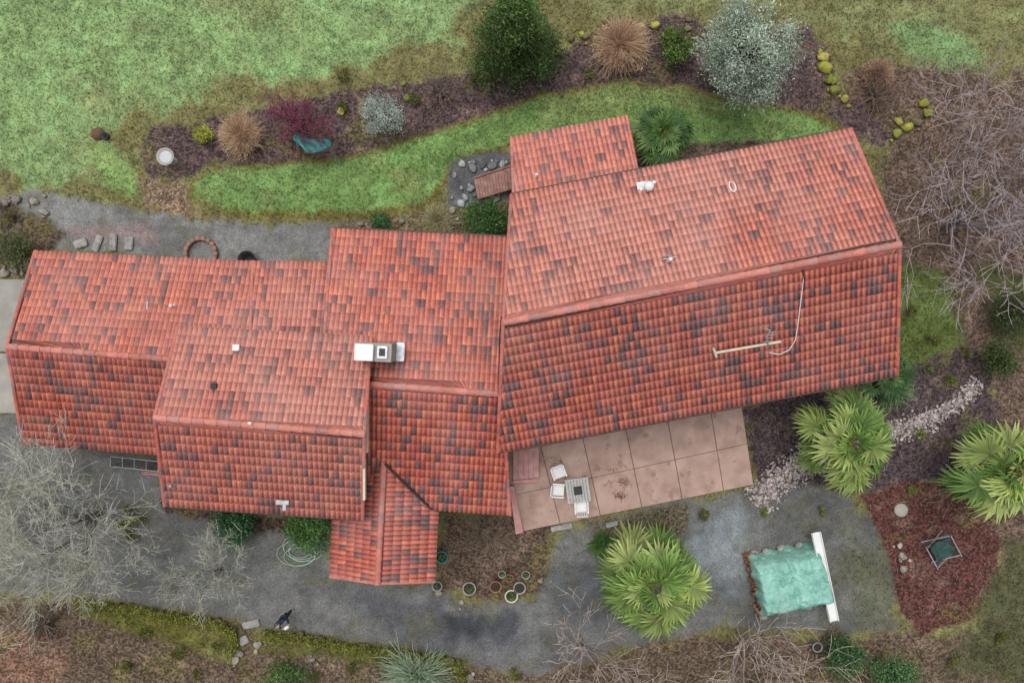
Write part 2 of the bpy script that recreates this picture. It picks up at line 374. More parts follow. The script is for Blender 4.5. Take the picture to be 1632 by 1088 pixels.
def caps(name,a,b2,r=.13,L=.42,lift=.03,tone=None,pink=.35):
    a=np.array(a,float);b2=np.array(b2,float); D=np.linalg.norm(b2-a); k=max(1,int(D/L)); d=(b2-a)/D
    side=np.cross(d,[0,0,1.]); side/=np.linalg.norm(side); up=np.cross(side,d)
    V=[];Fc=[];C=[]; n=8
    for i in range(k):
        p0=a+d*(D*i/k); p1=a+d*(D*(i+1)/k+.03); c=[PAL['red'],PAL['deep'],PAL['dusk'],PAL['red']][random.randrange(4)]*(1-pink)+PAL['pink']*pink
        c=c*random.uniform(.72,.98); b0=len(V)
        for p,rr in ((p0,r*.9),(p1,r*1.12)):
            for m in range(n+1):
                t=math.pi*m/n; V.append(p+side*math.cos(t)*rr+up*(math.sin(t)*rr*.8+lift)); C.append(c)
        V.append(p1+up*lift-up*.02); C.append(c*.5)
        for m in range(n): Fc.append((b0+m,b0+m+1,b0+n+2+m,b0+n+1+m))
        for m in range(n): Fc.append((b0+n+1+m,b0+n+2+m,len(V)-1))
    mesh(name,V,Fc,M_tile,house,np.array(C))
def walls(name,nw,ne,se,sw,rw,re,ins=.45):
    nw,ne,se,sw,rw,re=[np.array(p,float) for p in (nw,ne,se,sw,rw,re)]
    ux=(re-rw)[:2]; ux/=np.linalg.norm(ux); uy=np.array([-ux[1],ux[0]])
    def sh(p,a,b2,dz=0): 
        q=p.copy(); q[:2]+=ux*a*ins+uy*b2*ins; q[2]+=dz; return q
    T=[sh(nw,1,-1),sh(ne,-1,-1),sh(se,-1,1),sh(sw,1,1)]; R=[sh(rw,1,0,-.25),sh(re,-1,0,-.25)]
    B=[np.array([p[0],p[1],-.15]) for p in T]
    V=B+T+R
    mesh(name,V,[(0,1,5,4),(2,3,7,6),(1,2,6,9,5),(3,0,4,8,7),(3,2,1,0)],M_wall,house)
    for (i,j,tag) in ((0,1,'n'),(1,2,'e'),(2,3,'s'),(3,0,'w')):
        p,q=B[i],B[j]; L=np.linalg.norm((q-p)[:2]); d=(q-p)/L; out=np.array([-d[1],d[0],0])
        cen=(B[0]+B[1]+B[2]+B[3])/4
        if out@((p+q)/2-cen)<0: out=-out
        k=max(1,int(L/3.2)); ang=math.atan2(d[1],d[0])
        for m in range(k):
            c=p+d*L*(m+.5)/k; c[2]=1.5
            box(f'{name}_window_{tag}{m}_frame',c+out*.02,(1.3,.08,1.2),M_trim,house,ang)
            box(f'{name}_window_{tag}{m}_glass',c+out*.055,(1.12,.03,1.02),M_glass,house,ang,.002)
def gable(name,en,rd,es,zn,zr,zs,pn=.6,ps=.15,seed=1,wall=True,cap_w=True,cap_e=True):
    nw,ne=W(*en[0],zn),W(*en[1],zn); rw,re=W(*rd[0],zr),W(*rd[1],zr); sw,se=W(*es[0],zs),W(*es[1],zs)
    QN=[nw,ne,re,rw]; QS=[sw,se,re,rw]
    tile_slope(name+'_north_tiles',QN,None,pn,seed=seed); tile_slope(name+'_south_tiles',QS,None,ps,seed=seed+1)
    caps(name+'_ridge',rw,re,.12,.4,.05,pink=.45)
    if cap_w: caps(name+'_verge_nw',nw,rw,.065,.36,.04,pink=.2); caps(name+'_verge_sw',sw,rw,.065,.36,.04,pink=.1)
    if cap_e: caps(name+'_verge_ne',ne,re,.065,.36,.04,pink=.2); caps(name+'_verge_se',se,re,.065,.36,.04,pink=.1)
    if wall: walls(name+'_walls',nw,ne,se,sw,rw,re)
    return QN,QS
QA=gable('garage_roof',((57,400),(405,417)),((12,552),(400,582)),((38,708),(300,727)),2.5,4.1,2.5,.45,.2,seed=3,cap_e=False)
nwB,neB=W(403,416,2.56),W(545,418,2.56); rwB,reB=W(398,582,4.12),W(560,588,4.12)
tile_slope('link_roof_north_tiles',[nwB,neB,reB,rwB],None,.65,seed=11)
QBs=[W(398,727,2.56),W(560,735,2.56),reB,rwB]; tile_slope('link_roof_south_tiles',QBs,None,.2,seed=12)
caps('link_roof_verge',nwB,rwB,.06,.36,.03)
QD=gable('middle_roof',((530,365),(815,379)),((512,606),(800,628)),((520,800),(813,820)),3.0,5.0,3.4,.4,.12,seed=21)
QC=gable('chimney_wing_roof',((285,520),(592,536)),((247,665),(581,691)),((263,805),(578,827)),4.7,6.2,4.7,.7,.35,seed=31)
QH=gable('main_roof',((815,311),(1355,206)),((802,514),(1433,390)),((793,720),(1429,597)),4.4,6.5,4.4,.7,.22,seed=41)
pe=W(602,929,4.0); pt=W(612,736,4.0)
QE1=[W(526,918,3.25),W(532,800,3.25),pt,pe]; tile_slope('porch_roof_west_tiles',QE1,None,.15,seed=51)
tile_slope('porch_roof_east_tiles',[W(693,926,3.25),W(699,812,3.25),pt,pe],[W(693,926,3.25),W(699,806,3.25),pt,pe],.15,seed=52)
caps('porch_roof_ridge',pt,pe,.11,.4,.05)
caps('porch_verge_w',W(526,918,3.25),pe,.055,.36,.04); caps('porch_verge_e',W(693,926,3.25),pe,.055,.36,.04)
for i,(u,v) in enumerate(((545,905),(678,912))):
    p=W(u,v,3.1); box(f'porch_post_{i}',(p[0],p[1],1.5),(.16,.16,3.2),M_trim,house)
poly_tube('valley_flashing',[W(613,738,4.12),W(650,775,3.85),W(688,811,3.45)],.05,M_dark,house,6)
QF=[W(815,219,2.7),W(998,185,2.7),W(1019,290,3.35),W(819,330,3.35)]
tile_slope('entry_roof_tiles',QF,None,.5,seed=61); caps('entry_verge_w',QF[0],QF[3],.06,.36,.04); caps('entry_verge_e',QF[1],QF[2],.06,.36,.04)
f=[np.array(p) for p in QF]; fb=[p+(sum(f)/4-p)*.12 for p in f]
mesh('entry_walls',[(*p[:2],-.1) for p in fb]+[(p[0],p[1],p[2]-.2) for p in fb],[(0,1,5,4),(1,2,6,5),(2,3,7,6),(3,0,4,7)],M_wall,house)
def gutter(name,a_,b_,off):
    a_=np.array(a_);b_=np.array(b_); d=(b_-a_)/np.linalg.norm(b_-a_); s_=np.cross(d,[0,0,1.]); s_=s_*off; 
    poly_tube(name,[a_+s_*.05-np.array([0,0,.12]),b_+s_*.05-np.array([0,0,.12])],.06,M_fascia,house,6)
gutter('gutter_main_s',QH[1][0],QH[1][1],1); gutter('gutter_main_n',QH[0][0],QH[0][1],-1); gutter('gutter_mid_n',QD[0][0],QD[0][1],-1); gutter('gutter_wing_s',QC[1][0],QC[1][1],1)
def hit(u,v,q,lift=0):
    o,uu,vv,n=plane_of(q); d=np.array([(u-816)/F,(544-v)/F,-1.]); c0=np.array([0,0,H])
    t=((o-c0)@n)/(d@n); return c0+d*t+n*lift
for a_,b_ in (((585,645),(585,716)),((582,736),(580,790))):
    pa=W(*a_,5.9); pb=W(*b_,5.3)
    c_=(pa+pb)/2; L=np.linalg.norm(pb-pa)
    box('bargeboard',c_,(.08,L,.22),M_trim,house)
cp=W(603,561,6.0); 
box('chimney_stack',(cp[0]-.1,cp[1],5.2),(1.15,.62,2.0),M_concrete,house,-.05)
box('chimney_cap_white',(cp[0]-.42,cp[1],6.32),(.62,.56,.16),M_white,house,-.05,.02)
box('chimney_flue',(cp[0]+.18,cp[1],6.25),(.34,.42,.14),M_metal,house,-.05,.02)
box('chimney_flue_opening',(cp[0]+.18,cp[1],6.33),(.2,.26,.03),M_dark,house,-.05,.005)
box('chimney_flashing',(cp[0]+.62,cp[1],5.15),(.28,.66,.1),M_metal,house,-.05,.02)
def vent(name,u,v,q,r=.09,h=.3,mat=M_white,capr=1.4):
    p=hit(u,v,q,.02); lathe(name,p,[(r*1.8,.0),(r*1.6,.05),(r,.06),(r,h),(r*capr,h),(r*capr,h+.06),(r*.9,h+.1),(0.001,h+.11)],mat,house,16)
NH,SH=QH; NC,SC_=QC
p=hit(1032,300,NH,.03)
lathe('turbine_vent',p,[(.2,0),(.18,.06),(.1,.08),(.1,.2),(.16,.24),(.18,.3),(.13,.37),(.05,.4),(.001,.41)],M_white,house,20)
box('turbine_vent_flashing',hit(1023,299,NH,.09),(.36,.3,.03),M_metal,house,.2,.01)
vent('plumbing_vent',1040,294,NH,.05,.25)
p=hit(1167,299,NH,.06); o,uu,vv,n=plane_of(NH)
pts=[p+uu*.10*math.cos(t)+vv*.22*math.sin(t) for t in np.linspace(-.9,4.4,16)]
poly_tube('pipe_hoop',pts,.028,M_white,house,6)
p=hit(1066,415,NH,.14)
poly_tube('cross_vent_a',[p-uu*.22,p+uu*.22],.03,M_metal,house); poly_tube('cross_vent_b',[p-vv*.16,p+vv*.16],.03,M_metal,house); vent('cross_vent_c',1066,415,NH,.05,.24,M_white)
for i,(u,v,q,mt) in enumerate(((277,488,QA[0],M_white),(855,281,QF,M_white),(277,772,QC[1],M_metal))): vent(f'pipe_vent_{i}',u,v,q,.045,.2,mt)
for i,(u,v,q,mt,d) in enumerate(((378,556,QC[0],M_white,(.24,.22,.12)),(343,617,QC[0],M_dark,(.2,.2,.14)),(452,797,QC[1],M_metal,(.45,.16,.08)),(455,803,QC[1],M_metal,(.12,.3,.08)),(237,489,QA[0],M_metal,(.05,.3,.06)),(624,562,QD[0],M_metal,(.3,.5,.05)),(400,671,QC[1],M_white,(.12,.08,.08)))):
    p=hit(u,v,q,.12); box(f'roof_vent_{i}',p,d,mt,house,-.05,.015)
o,uu,vv,n=plane_of(SH)
ant=empty('fallen_antenna'); 
poly_tube('mast',[hit(1137,560,SH,.12),hit(1242,542,SH,.12)],.05,M_trim,ant)
poly_tube('mast_foot',[hit(1140,566,SH,.12),hit(1135,552,SH,.14)],.05,M_trim,ant)
poly_tube('boom',[hit(1222,548,SH,.15),hit(1216,532,SH,.3),hit(1222,520,SH,.32),hit(1212,518,SH,.3)],.025,M_metal,ant)
for i in range(4): poly_tube(f'element_{i}',[hit(1212+i*3,540-i*5,SH,.25),hit(1226+i*2,538-i*5,SH,.25)],.014,M_metal,ant,5)
cab=[(1224,560),(1240,563),(1256,556),(1266,540),(1270,515),(1273,490),(1276,465),(1279,445),(1278,430)]
poly_tube('cable',[hit(a_,b_,SH,.09) for a_,b_ in cab],.016,M_white,ant,6)
poly_tube('cable_black',[hit(1278,462,SH,.1),hit(1280,444,SH,.1),hit(1277,428,SH,.12)],.025,M_dark,ant,6)
poly_tube('power_cable',[W(800,505,6.5),W(797,540,6.2),W(796,600,5.6),W(795,690,4.7)],.04,M_dark,house,6)
poly_tube('barge_white_drip',[W(797,700,4.4),W(795,640,5.2)],.02,M_white,house,6)

# ================= PATIO
patio=empty('patio')
M_patio,nt,b=newmat('stamped_concrete',.75,.3)
g1=ramp(nt,noisetex(nt,1.3,6),.3,.7,tuple(lin((154,128,116))),tuple(lin((186,158,144))))
g2=mixc(nt,ramp(nt,noisetex(nt,1.1,6),.54,.64,(0,0,0),(.5,)*3),g1,tuple(lin((142,114,100))))
g3=mixc(nt,ramp(nt,noisetex(nt,2.1,5),.6,.64,(0,0,0),(.55,)*3),g2,tuple(lin((126,100,86))))
nt.links.new(g3,b.inputs['Base Color'])
TL,TR,BR,BL=[W(*p,.1) for p in ((800,722),(1180,630),(1201,772),(834,846))]
def bil(s,t): return (TL*(1-s)+TR*s)*(1-t)+(BL*(1-s)+BR*s)*t
us=[0,.16,.335,.515,.69,.87,1.0]; vs=[0,.54,1.0]; gp=.0035
V=[];Fc=[]
for i in range(6):
    for j in range(2):
        q=[bil(us[i]+gp/2,vs[j]+gp),bil(us[i+1]-gp/2,vs[j]+gp),bil(us[i+1]-gp/2,vs[j+1]-gp),bil(us[i]+gp/2,vs[j+1]-gp)]
        b0=len(V); V+=q+[x-np.array([0,0,.15]) for x in q]
        Fc+=[(b0+3,b0+2,b0+1,b0)]+[(b0+m,b0+(m+1)%4,b0+4+(m+1)%4,b0+4+m) for m in range(4)]
mesh('slabs',V,Fc,M_patio,patio)
q=[bil(0.003,.005),bil(.997,.005),bil(.997,.995),bil(.003,.995)]
mesh('joint_bed',[x-np.array([0,0,.012]) for x in q],[(3,2,1,0)],M_fascia,patio)
def leafpile(u,v,sx,sy,n_,colr):
    V=[];C=[]; pc=W(u,v,.105)
    for i in range(n_):
        x=pc+np.array([rng.normal(0,sx),rng.normal(0,sy),rng.uniform(0,.015)]); t=rng.uniform(0,6.3); s=.03
        a_=np.array([math.cos(t),math.sin(t),.1])*s; b_=np.array([-math.sin(t),math.cos(t),.1])*s*.6
        V+=[x-a_,x+b_,x+a_,x-b_]; C+=[lin(colr)*rng.uniform(.6,1.2)]*4
    return V,C
V=[];C=[]
for args in ((993,768,.13,.09,90,(138,96,62)),(988,790,.12,.1,100,(138,96,62)),(975,748,.12,.06,25,(138,96,62)),(880,735,.3,.15,40,(114,90,74))):
    a_,b_=leafpile(*args); V+=a_;C+=b_
mesh('fallen_leaves',V,np.arange(len(V)).reshape(-1,4),M_leaf,None,np.array(C))
st=empty('pink_side_steps')
def slab(name,pts,z,th,mat,parent):
    P=[W(u,v,z) for u,v in pts]; k=len(P); lo=[p-np.array([0,0,th]) for p in P]
    return mesh(name,P+lo,[list(range(k))[::-1],list(range(k,2*k))]+[[i,(i+1)%k,k+(i+1)%k,k+i] for i in range(k)],mat,parent)
for i in range(5):
    x0=818+i*8.2; slab(f'board_{i}',[(x0,706),(x0+8.0,705),(x0+7.8,764-i*.6),(x0,764-i*.6)],.62,.12,M_pink,st)
slab('low_wall',[(812,775),(819,775),(834,848),(822,851)],.45,.5,M_pink,st)
slab('sill',[(818,765),(858,762),(856,768),(818,770)],.4,.4,M_pink,st)
drv=empty('concrete_driveway')
for i,(v0,v1) in enumerate(((445,560),(563,658))):
    slab(f'bay_{i}',[(-900,v0),(45,v0),(45,v1),(-900,v1)],.06,.2,M_concrete,drv)
dk=empty('wooden_walkway')
A0,A1,B1,B0=[W(*p,.45) for p in ((755,284),(822,262),(824,298),(761,317))]
for i in range(14):
    s0=i/14+.004; s1=(i+1)/14-.004
    q=[A0+(A1-A0)*s0,A0+(A1-A0)*s1,B0+(B1-B0)*s1,B0+(B1-B0)*s0]; lo=[x-np.array([0,0,.05]) for x in q]
    mesh(f'plank_{i}',q+lo,[(3,2,1,0),(4,5,6,7)]+[(m,(m+1)%4,4+(m+1)%4,4+m) for m in range(4)],M_deck,dk)
for i,(a_,b_) in enumerate(((A0,A1),(B0,B1))):
    poly_tube(f'rail_beam_{i}',[a_+np.array([0,0,.02]),b_+np.array([0,0,.02])],.05,M_deck,dk,4)
    for j in range(3):
        p=a_+(b_-a_)*(.1+.4*j); box(f'post_{i}_{j}',(p[0],p[1],.15),(.1,.1,.6),M_deck,dk)

def chair(u,v,rot):
    e=empty('plastic_chair'); p=W(u,v,.5); T=Matrix.Translation((p[0],p[1],.1))@Matrix.Rotation(rot,4,'Z')
    def bx(n,c,d,rx=0,bev=.02): box(n,None,d,M_white,e,0,bev,T@Matrix.Translation(c)@Matrix.Rotation(rx,4,'X'))
    bx('seat',(0,0,.43),(.46,.46,.035))
    for i in range(5): bx(f'back_slat_{i}',(-.18+.09*i,.27,.66),(.06,.025,.42),-.22,.008)
    bx('back_top',(0,.32,.88),(.48,.035,.08),-.22); bx('back_bottom',(0,.23,.47),(.46,.03,.06),-.22)
    for sx in (-1,1):
        bx(f'arm_{sx}',(.26*sx,.02,.66),(.055,.5,.03)); bx(f'arm_post_{sx}',(.26*sx,-.2,.4),(.045,.05,.52)); bx(f'leg_front_{sx}',(.23*sx,-.2,.21),(.05,.05,.42)); bx(f'leg_back_{sx}',(.23*sx,.24,.3),(.05,.05,.6))
chair(890,752,.35); chair(890,780,1.5); chair(926,806,2.9+.3)
tb=empty('patio_table'); p=W(921,781,.8); T=Matrix.Translation((p[0],p[1],.1))@Matrix.Rotation(.14,4,'Z')
M_tbl=solid('table_slats',(.42,.42,.40),.6,.1,6)
for i in range(8): box(f'slat_{i}',None,(.10,.9,.03),M_tbl,tb,0,.006,T@Matrix.Translation((-.42+.12*i,0,.72)))
box('frame_n',None,(.96,.05,.06),M_tbl,tb,0,.01,T@Matrix.Translation((0,.46,.70))); box('frame_s',None,(.96,.05,.06),M_tbl,tb,0,.01,T@Matrix.Translation((0,-.46,.70)))
box('centre_panel',None,(.34,.34,.02),M_dark,tb,0,.005,T@Matrix.Translation((0,0,.75)))
for sx in (-1,1):
    for sy in (-1,1): box(f'leg_{sx}_{sy}',None,(.05,.05,.7),M_tbl,tb,0,.01,T@Matrix.Translation((.42*sx,.4*sy,.35)))

wp=empty('tarp_covered_woodpile')
M_tarp,nt,b=newmat('tarp',.38,.45)
rr=ramp(nt,noisetex(nt,1.8,6),.3,.7,tuple(lin((100,160,142))),tuple(lin((160,208,194)))); nt.links.new(rr,b.inputs['Base Color'])
bp=N(nt,'ShaderNodeBump',Strength=1.,Distance=.12); nt.links.new(noisetex(nt,4,6),bp.inputs['Height']); nt.links.new(bp.outputs[0],b.inputs['Normal'])
c00,c10,c11,c01=[W(*p,.55) for p in ((1193,888),(1302,868),(1328,962),(1214,986))]
n=70; V=[]
for i in range(n+1):
    for j in range(n+1):
        s=i/n;t=j/n; p=(c00*(1-s)+c10*s)*(1-t)+(c01*(1-s)+c11*s)*t
        e=min(1,(min(t,1-t)/.16)); ez=min(1,min(s,1-s)/.06)
        z=.12+1.0*(1-(1-e)**2.2)*(.35+.65*(1-(1-ez)**2))
        cr=abs(float(fbm(np.array([s*7.+2]),np.array([t*5.]),3)[0])-.5)
        z+=.10*math.sin(math.pi*t)+.035*math.sin(s*19+3*t)-.5*max(0,.1-cr)*1.8
        z-= .10*math.exp(-((s-.5)/.025)**2)+.07*math.exp(-((s-.8)/.02)**2)
        V.append((p[0]+.04*math.sin(t*17)*(s<.02 or s>.98)+.02*math.sin(t*40)*(s<.1),p[1]+.06*math.sin(s*23)*(t<.02 or t>.98),z))
i=np.arange(n)[:,None]*(n+1)+np.arange(n)[None,:]; i=i.ravel()
mesh('tarp',V,np.stack([i,i+1,i+n+2,i+n+1],1),M_tarp,wp,None,True)
P0=[];P1=[];R=[]
for k_ in range(44):
    t=random.random(); s=random.choice([-.035,-.01]); p=(c00*(1-s)+c10*s)*(1-t)+(c01*(1-s)+c11*s)*t
    z=random.uniform(.08,.75)*(1 if .1<t<.9 else .4); d=(c10-c00)/np.linalg.norm(c10-c00); P0.append([p[0],p[1],z]); P1.append(np.array([p[0],p[1],z])+d*.45); R.append(random.uniform(.05,.09))
P0=np.array(P0);P1=np.array(P1)
tubes('firewood',P0,P1,R,R,M_bark,wp,7,lin((130,85,62)))
wc=[];wf=[];o_=0
for p_,r_ in zip(P0,R):
    th=np.linspace(0,2*math.pi,8)[:-1]; wc+= [p_+np.array([0,math.cos(t)*r_,math.sin(t)*r_]) for t in th]; wf.append(list(range(o_,o_+7))); o_+=7
mesh('firewood_ends',wc,wf,M_wood,wp)
for i,(u,v) in enumerate(((1203,882),(1222,879),(1246,874),(1275,870),(1218,984),(1290,968))):
    p=W(u,v,.3); box(f'weight_{i}',(p[0],p[1],.12),(.3,.22,.26),M_stone,wp,random.random(),.05)
brd=empty('white_gutter_board'); pa=W(1300,848,.9); pb=W(1329,989,.9); L=np.linalg.norm(pb-pa); ang=math.atan2((pb-pa)[1],(pb-pa)[0]); m_=(pa+pb)/2
box('trough_base',m_,(L,.38,.03),M_white,brd,ang,.005)
for s_ in (-1,1):
    nrm=np.array([-math.sin(ang),math.cos(ang),0]); box(f'trough_side_{s_}',m_+nrm*.165*s_+np.array([0,0,.05]),(L,.03,.12),M_white,brd,ang,.005)
for s_ in (-.4,.4): box('support_post',(m_[0]+math.cos(ang)*L*s_,m_[1]+math.sin(ang)*L*s_,.42),(.09,.09,.88),M_wood,brd,ang)

def tuft_into(par,c,r,n,colr,name='leaves',h=.6,w=.02,up=.6,seg=3):
    n=int(n); t=rng.uniform(0,2*math.pi,n); L=r*rng.uniform(.45,1.15,n)*(.75+.5*vnoise(t*1.3+c[0],t*0+c[1])); el=rng.uniform(.15,1.0,n)**up
    d=np.stack([np.cos(t),np.sin(t),np.zeros(n)],1); pr=np.stack([-np.sin(t),np.cos(t),np.zeros(n)],1)
    c=c+np.concatenate([rng.normal(0,r*.1,(n,2)),np.zeros((n,1))],1); bend=pr*rng.normal(0,.25,(n,1))
    V=[]; ws=np.linspace(1,0.12,seg+1)
    for s in range(seg+1):
        f=s/seg; pos=c+(d+bend*f)*(L*(f**1.1)*(.25+.75*(1-el*.6)))[:,None]+np.array([0,0,1.])*(h*r*2*el*(f-.55*f*f*(1.15-el*.5)))[:,None]
        V.append(pos-pr*w*ws[s]); V.append(pos+pr*w*ws[s])
    V=np.stack(V,1); k=2*(seg+1); b0=(np.arange(n)*k)[:,None]
    Fc=np.concatenate([np.concatenate([b0+2*s,b0+2*s+1,b0+2*s+3,b0+2*s+2],1) for s in range(seg)],0)
    colr=np.atleast_2d(colr); cc=colr[rng.integers(0,len(colr),n)]*rng.uniform(.65,1.3,(n,1))
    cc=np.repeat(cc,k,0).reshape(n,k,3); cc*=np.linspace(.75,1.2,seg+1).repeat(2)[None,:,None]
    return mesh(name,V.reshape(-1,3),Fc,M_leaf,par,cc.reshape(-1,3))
def LC(*cs): return np.array([lin(c)*1.25 for c in cs])
def pot(u,v,r,mat,plant=None):
    p=W(u,v,.3); e=empty('plant_pot'); c=(p[0],p[1],-.03)
    lathe('pot_body',c,[(r*.68,0),(r*.95,.36),(r*1.05,.36),(r*1.05,.42),(r*.86,.42),(r*.84,.34)],mat,e,22)
    lathe('soil',c,[(r*.85,.35),(r*.4,.37),(.001,.37)],M_soil,e,16)
    if plant is not None: tuft_into(e,np.array([p[0],p[1],.33]),r*.9,40,plant)
G1=LC((80,110,60),(110,135,80),(60,85,45))
for u,v,r,m_,pl in ((748,937,.27,M_stone,G1),(790,934,.24,M_terra,None),(815,949,.26,M_trim,G1),(828,936,.25,M_stone,None),(704,887,.25,M_teal,G1),(838,915,.17,M_stone,G1),(812,920,.16,M_terra,G1),(697,933,.2,M_stone,G1),(800,914,.15,M_stone,G1),(1302,1030,.2,M_stone,None)): pot(u,v,r,m_,pl)

def leafcloud(par,cen,size,cols,name='leaves',asp=.5):
    n=len(cen); a=rng.normal(size=(n,3)); a[:,2]*=.55; a/=np.linalg.norm(a,axis=1,keepdims=True)
    b_=rng.normal(size=(n,3)); b_=np.cross(a,b_); b_/=np.linalg.norm(b_,axis=1,keepdims=True)
    s=(size*rng.uniform(.6,1.3,n))[:,None]
    V=np.stack([cen-a*s,cen+b_*s*asp,cen+a*s,cen-b_*s*asp],1).reshape(-1,3)
    return mesh(name,V,np.arange(len(V)).reshape(-1,4),M_leaf,par,np.repeat(cols,4,0))
def bush(name,u,v,zc,rx,rz,pal,n=2500,leaf=.05,nclump=22,asp=.5,trunk=True,bark=(105,95,85),clump=.32,cone=0.,base=None):
    c=W(u,v,zc) if base is None else np.array([*W(*base)[:2],zc]); e=empty(name); pal=np.atleast_2d(pal)
    cl=rng.normal(size=(nclump,3)); cl/=np.linalg.norm(cl,axis=1,keepdims=True); cl*= (rng.uniform(.3,1.08,(nclump,1)))**.6
    cl[:,2]=np.abs(cl[:,2])*rng.choice([1,-.7],nclump,p=[.72,.28])
    if cone: 
        zf=rng.uniform(-1,1,nclump); an=rng.uniform(0,6.28,nclump); rad=(1-(zf+1)/2)**.75*rng.uniform(.45,1.08,nclump)
        cl=np.stack([np.cos(an)*rad,np.sin(an)*rad,zf],1)
    sc=np.array([rx,rx,rz])*np.array([.82,.82,.82]); cc=c+cl*sc
    idx=rng.integers(0,nclump,n); off=rng.normal(size=(n,3))*rx*clump*.55
    off[:,2]*=.8; pos=cc[idx]+off; pos[:,2]=np.maximum(pos[:,2],.03)
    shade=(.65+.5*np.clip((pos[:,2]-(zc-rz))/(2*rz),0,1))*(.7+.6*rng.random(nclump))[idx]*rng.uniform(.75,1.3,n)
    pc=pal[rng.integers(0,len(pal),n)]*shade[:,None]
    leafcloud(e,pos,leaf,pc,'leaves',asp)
    if trunk:
        b0=np.array([c[0],c[1],-.1]); f0=np.array([c[0],c[1],max(.1,zc-rz*.7)]); tr=.035+.035*rx
        P0=[b0];P1=[f0];R0=[tr*1.2];R1=[tr]
        for q in cc:
            mid=(f0+q)/2+rng.normal(size=3)*rx*.06; P0+=[f0,mid];P1+=[mid,q];R0+=[tr*.6,tr*.35];R1+=[tr*.35,tr*.12]
        tubes('branches',P0,P1,R0,R1,M_bark,e,5,lin(bark))
    return e
bush('conifer_tree',0,0,3.0,2.1,3.0,LC((76,100,52),(92,116,60),(60,84,44),(84,106,56)),24000,.08,170,.28,cone=1,base=(820,98),clump=.2)
bush('olive_tree',1192,84,3.1,2.1,1.9,LC((160,174,158),(138,154,136),(180,190,176),(118,134,112)),19000,.06,110,.3,clump=.2)
bush('silver_shrub',607,186,.9,.98,.85,LC((158,170,156),(138,150,138),(176,184,176)),6000,.035,40,.35,clump=.26)
bush('golden_shrub',323,213,.4,.42,.38,LC((160,165,60),(135,145,50),(175,172,80)),1800,.03,20)
bush('green_shrub',1076,72,.8,.75,.7,LC((85,112,52),(105,125,62),(65,88,42)),3500,.05,28)
bush('fern_shrub',770,348,.45,.95,.4,LC((70,100,52),(50,80,40),(90,120,65)),4500,.06,34,.3)
bush('green_shrub',608,355,.4,.5,.35,LC((80,115,70),(60,92,55)),1500,.045,16)
bush('green_shrub',372,832,.8,.95,.6,LC((58,98,62),(75,115,75),(45,78,48)),3800,.055,30)
bush('green_shrub',492,842,.8,.95,.65,LC((88,124,66),(70,108,54),(105,138,78)),4500,.055,30)
bush('green_shrub',1345,1048,1.0,.9,.8,LC((66,100,62),(84,118,70),(50,78,48)),4000,.05,34)
bush('green_shrub',1425,1078,1.0,1.0,.8,LC((74,108,66),(92,124,76)),4000,.05,34)
bush('green_shrub',455,1080,.5,.9,.45,LC((92,124,66),(75,100,56)),2600,.045,22)
bush('olive_green_shrub',22,400,.7,.95,.6,LC((88,98,60),(108,112,74),(66,76,46)),3200,.045,28)
bush('dark_shrub',1590,575,.8,.9,.7,LC((60,76,40),(78,92,50)),2600,.05,26)
bush('dark_shrub',1610,500,.8,1.0,.7,LC((58,72,42),(74,82,50)),2600,.05,26)
bush('heather_shrub',700,142,.6,1.15,.5,LC((138,114,106),(120,100,92),(150,128,118)),1800,.035,34,.22)
bush('brown_shrub',765,850,.7,1.3,.6,LC((114,92,74),(94,82,62),(128,104,80)),1500,.035,36,.22)
bush('brown_shrub',60,1000,.6,1.4,.6,LC((104,96,72),(88,80,60)),1600,.035,36,.22)
bush('rust_shrub',1400,150,.6,1.3,.5,LC((130,102,88),(114,94,78)),1600,.035,36,.22)
for u,v,r in ((940,120,.3),(760,128,.3),(660,158,.28),(545,170,.3),(545,118,.35),(205,812,.3),(210,850,.35),(285,1040,.35),(345,1030,.3),(230,1010,.3),(500,1080,.3),(1060,845,.3),(1120,820,.25),(10,350,.3),(200,1060,.3),(310,1075,.3),(560,1065,.25),(620,1060,.3),(820,1075,.3),(1220,1040,.3),(1520,1050,.3),(1600,1020,.35),(1540,560,.3),(1450,500,.4),(1490,540,.35)):
    bush('low_plant',u,v,.2,r,.2,LC((98,108,52),(80,88,44),(112,100,60)),500,.035,8,trunk=False)
for u,v,r in ((1516,607,.28),(1467,689,.24),(1454,784,.26),(1219,816,.22),(1311,814,.22),(1372,765,.2),(1480,590,.2)):
    bush('moss_cushion',u,v,.12,r,.14,LC((114,126,56),(96,108,48)),500,.03,8,trunk=False)
def grassclump(name,u,v,r,pal,n=1300,h=.75,w=.012):
    c=W(u,v,.5); c[2]=0; e=empty(name)
    tuft_into(e,c,r*1.25,n,pal,'blades',h,w,.6,4); tuft_into(e,c,r*.7,n//2,pal,'inner_blades',h*1.5,w,.4,4)
    m=int(n*1.3); an=rng.uniform(0,6.28,m); rr_=r*rng.uniform(0,1,m)**.5*(.7+.4*vnoise(an*1.1,an*0+u)); pos=c+np.stack([np.cos(an)*rr_,np.sin(an)*rr_,h*r*(.95-.45*(rr_/r)**2)+rng.normal(0,.06,m)],1)
    leafcloud(e,pos,.05,pal[rng.integers(0,len(pal),m)]*rng.uniform(.8,1.35,(m,1)),'seed_heads',.3); return e
TAN=LC((184,156,128),(160,134,108),(200,174,146),(136,112,88))
grassclump('ornamental_grass',384,217,1.0,TAN,1500); grassclump('ornamental_grass',990,72,1.25,TAN,2200); grassclump('ornamental_grass',1403,117,.7,LC((164,136,112),(140,114,96)),900)
grassclump('ornamental_grass',698,352,.7,LC((150,145,110),(120,118,80),(170,160,130)),800)
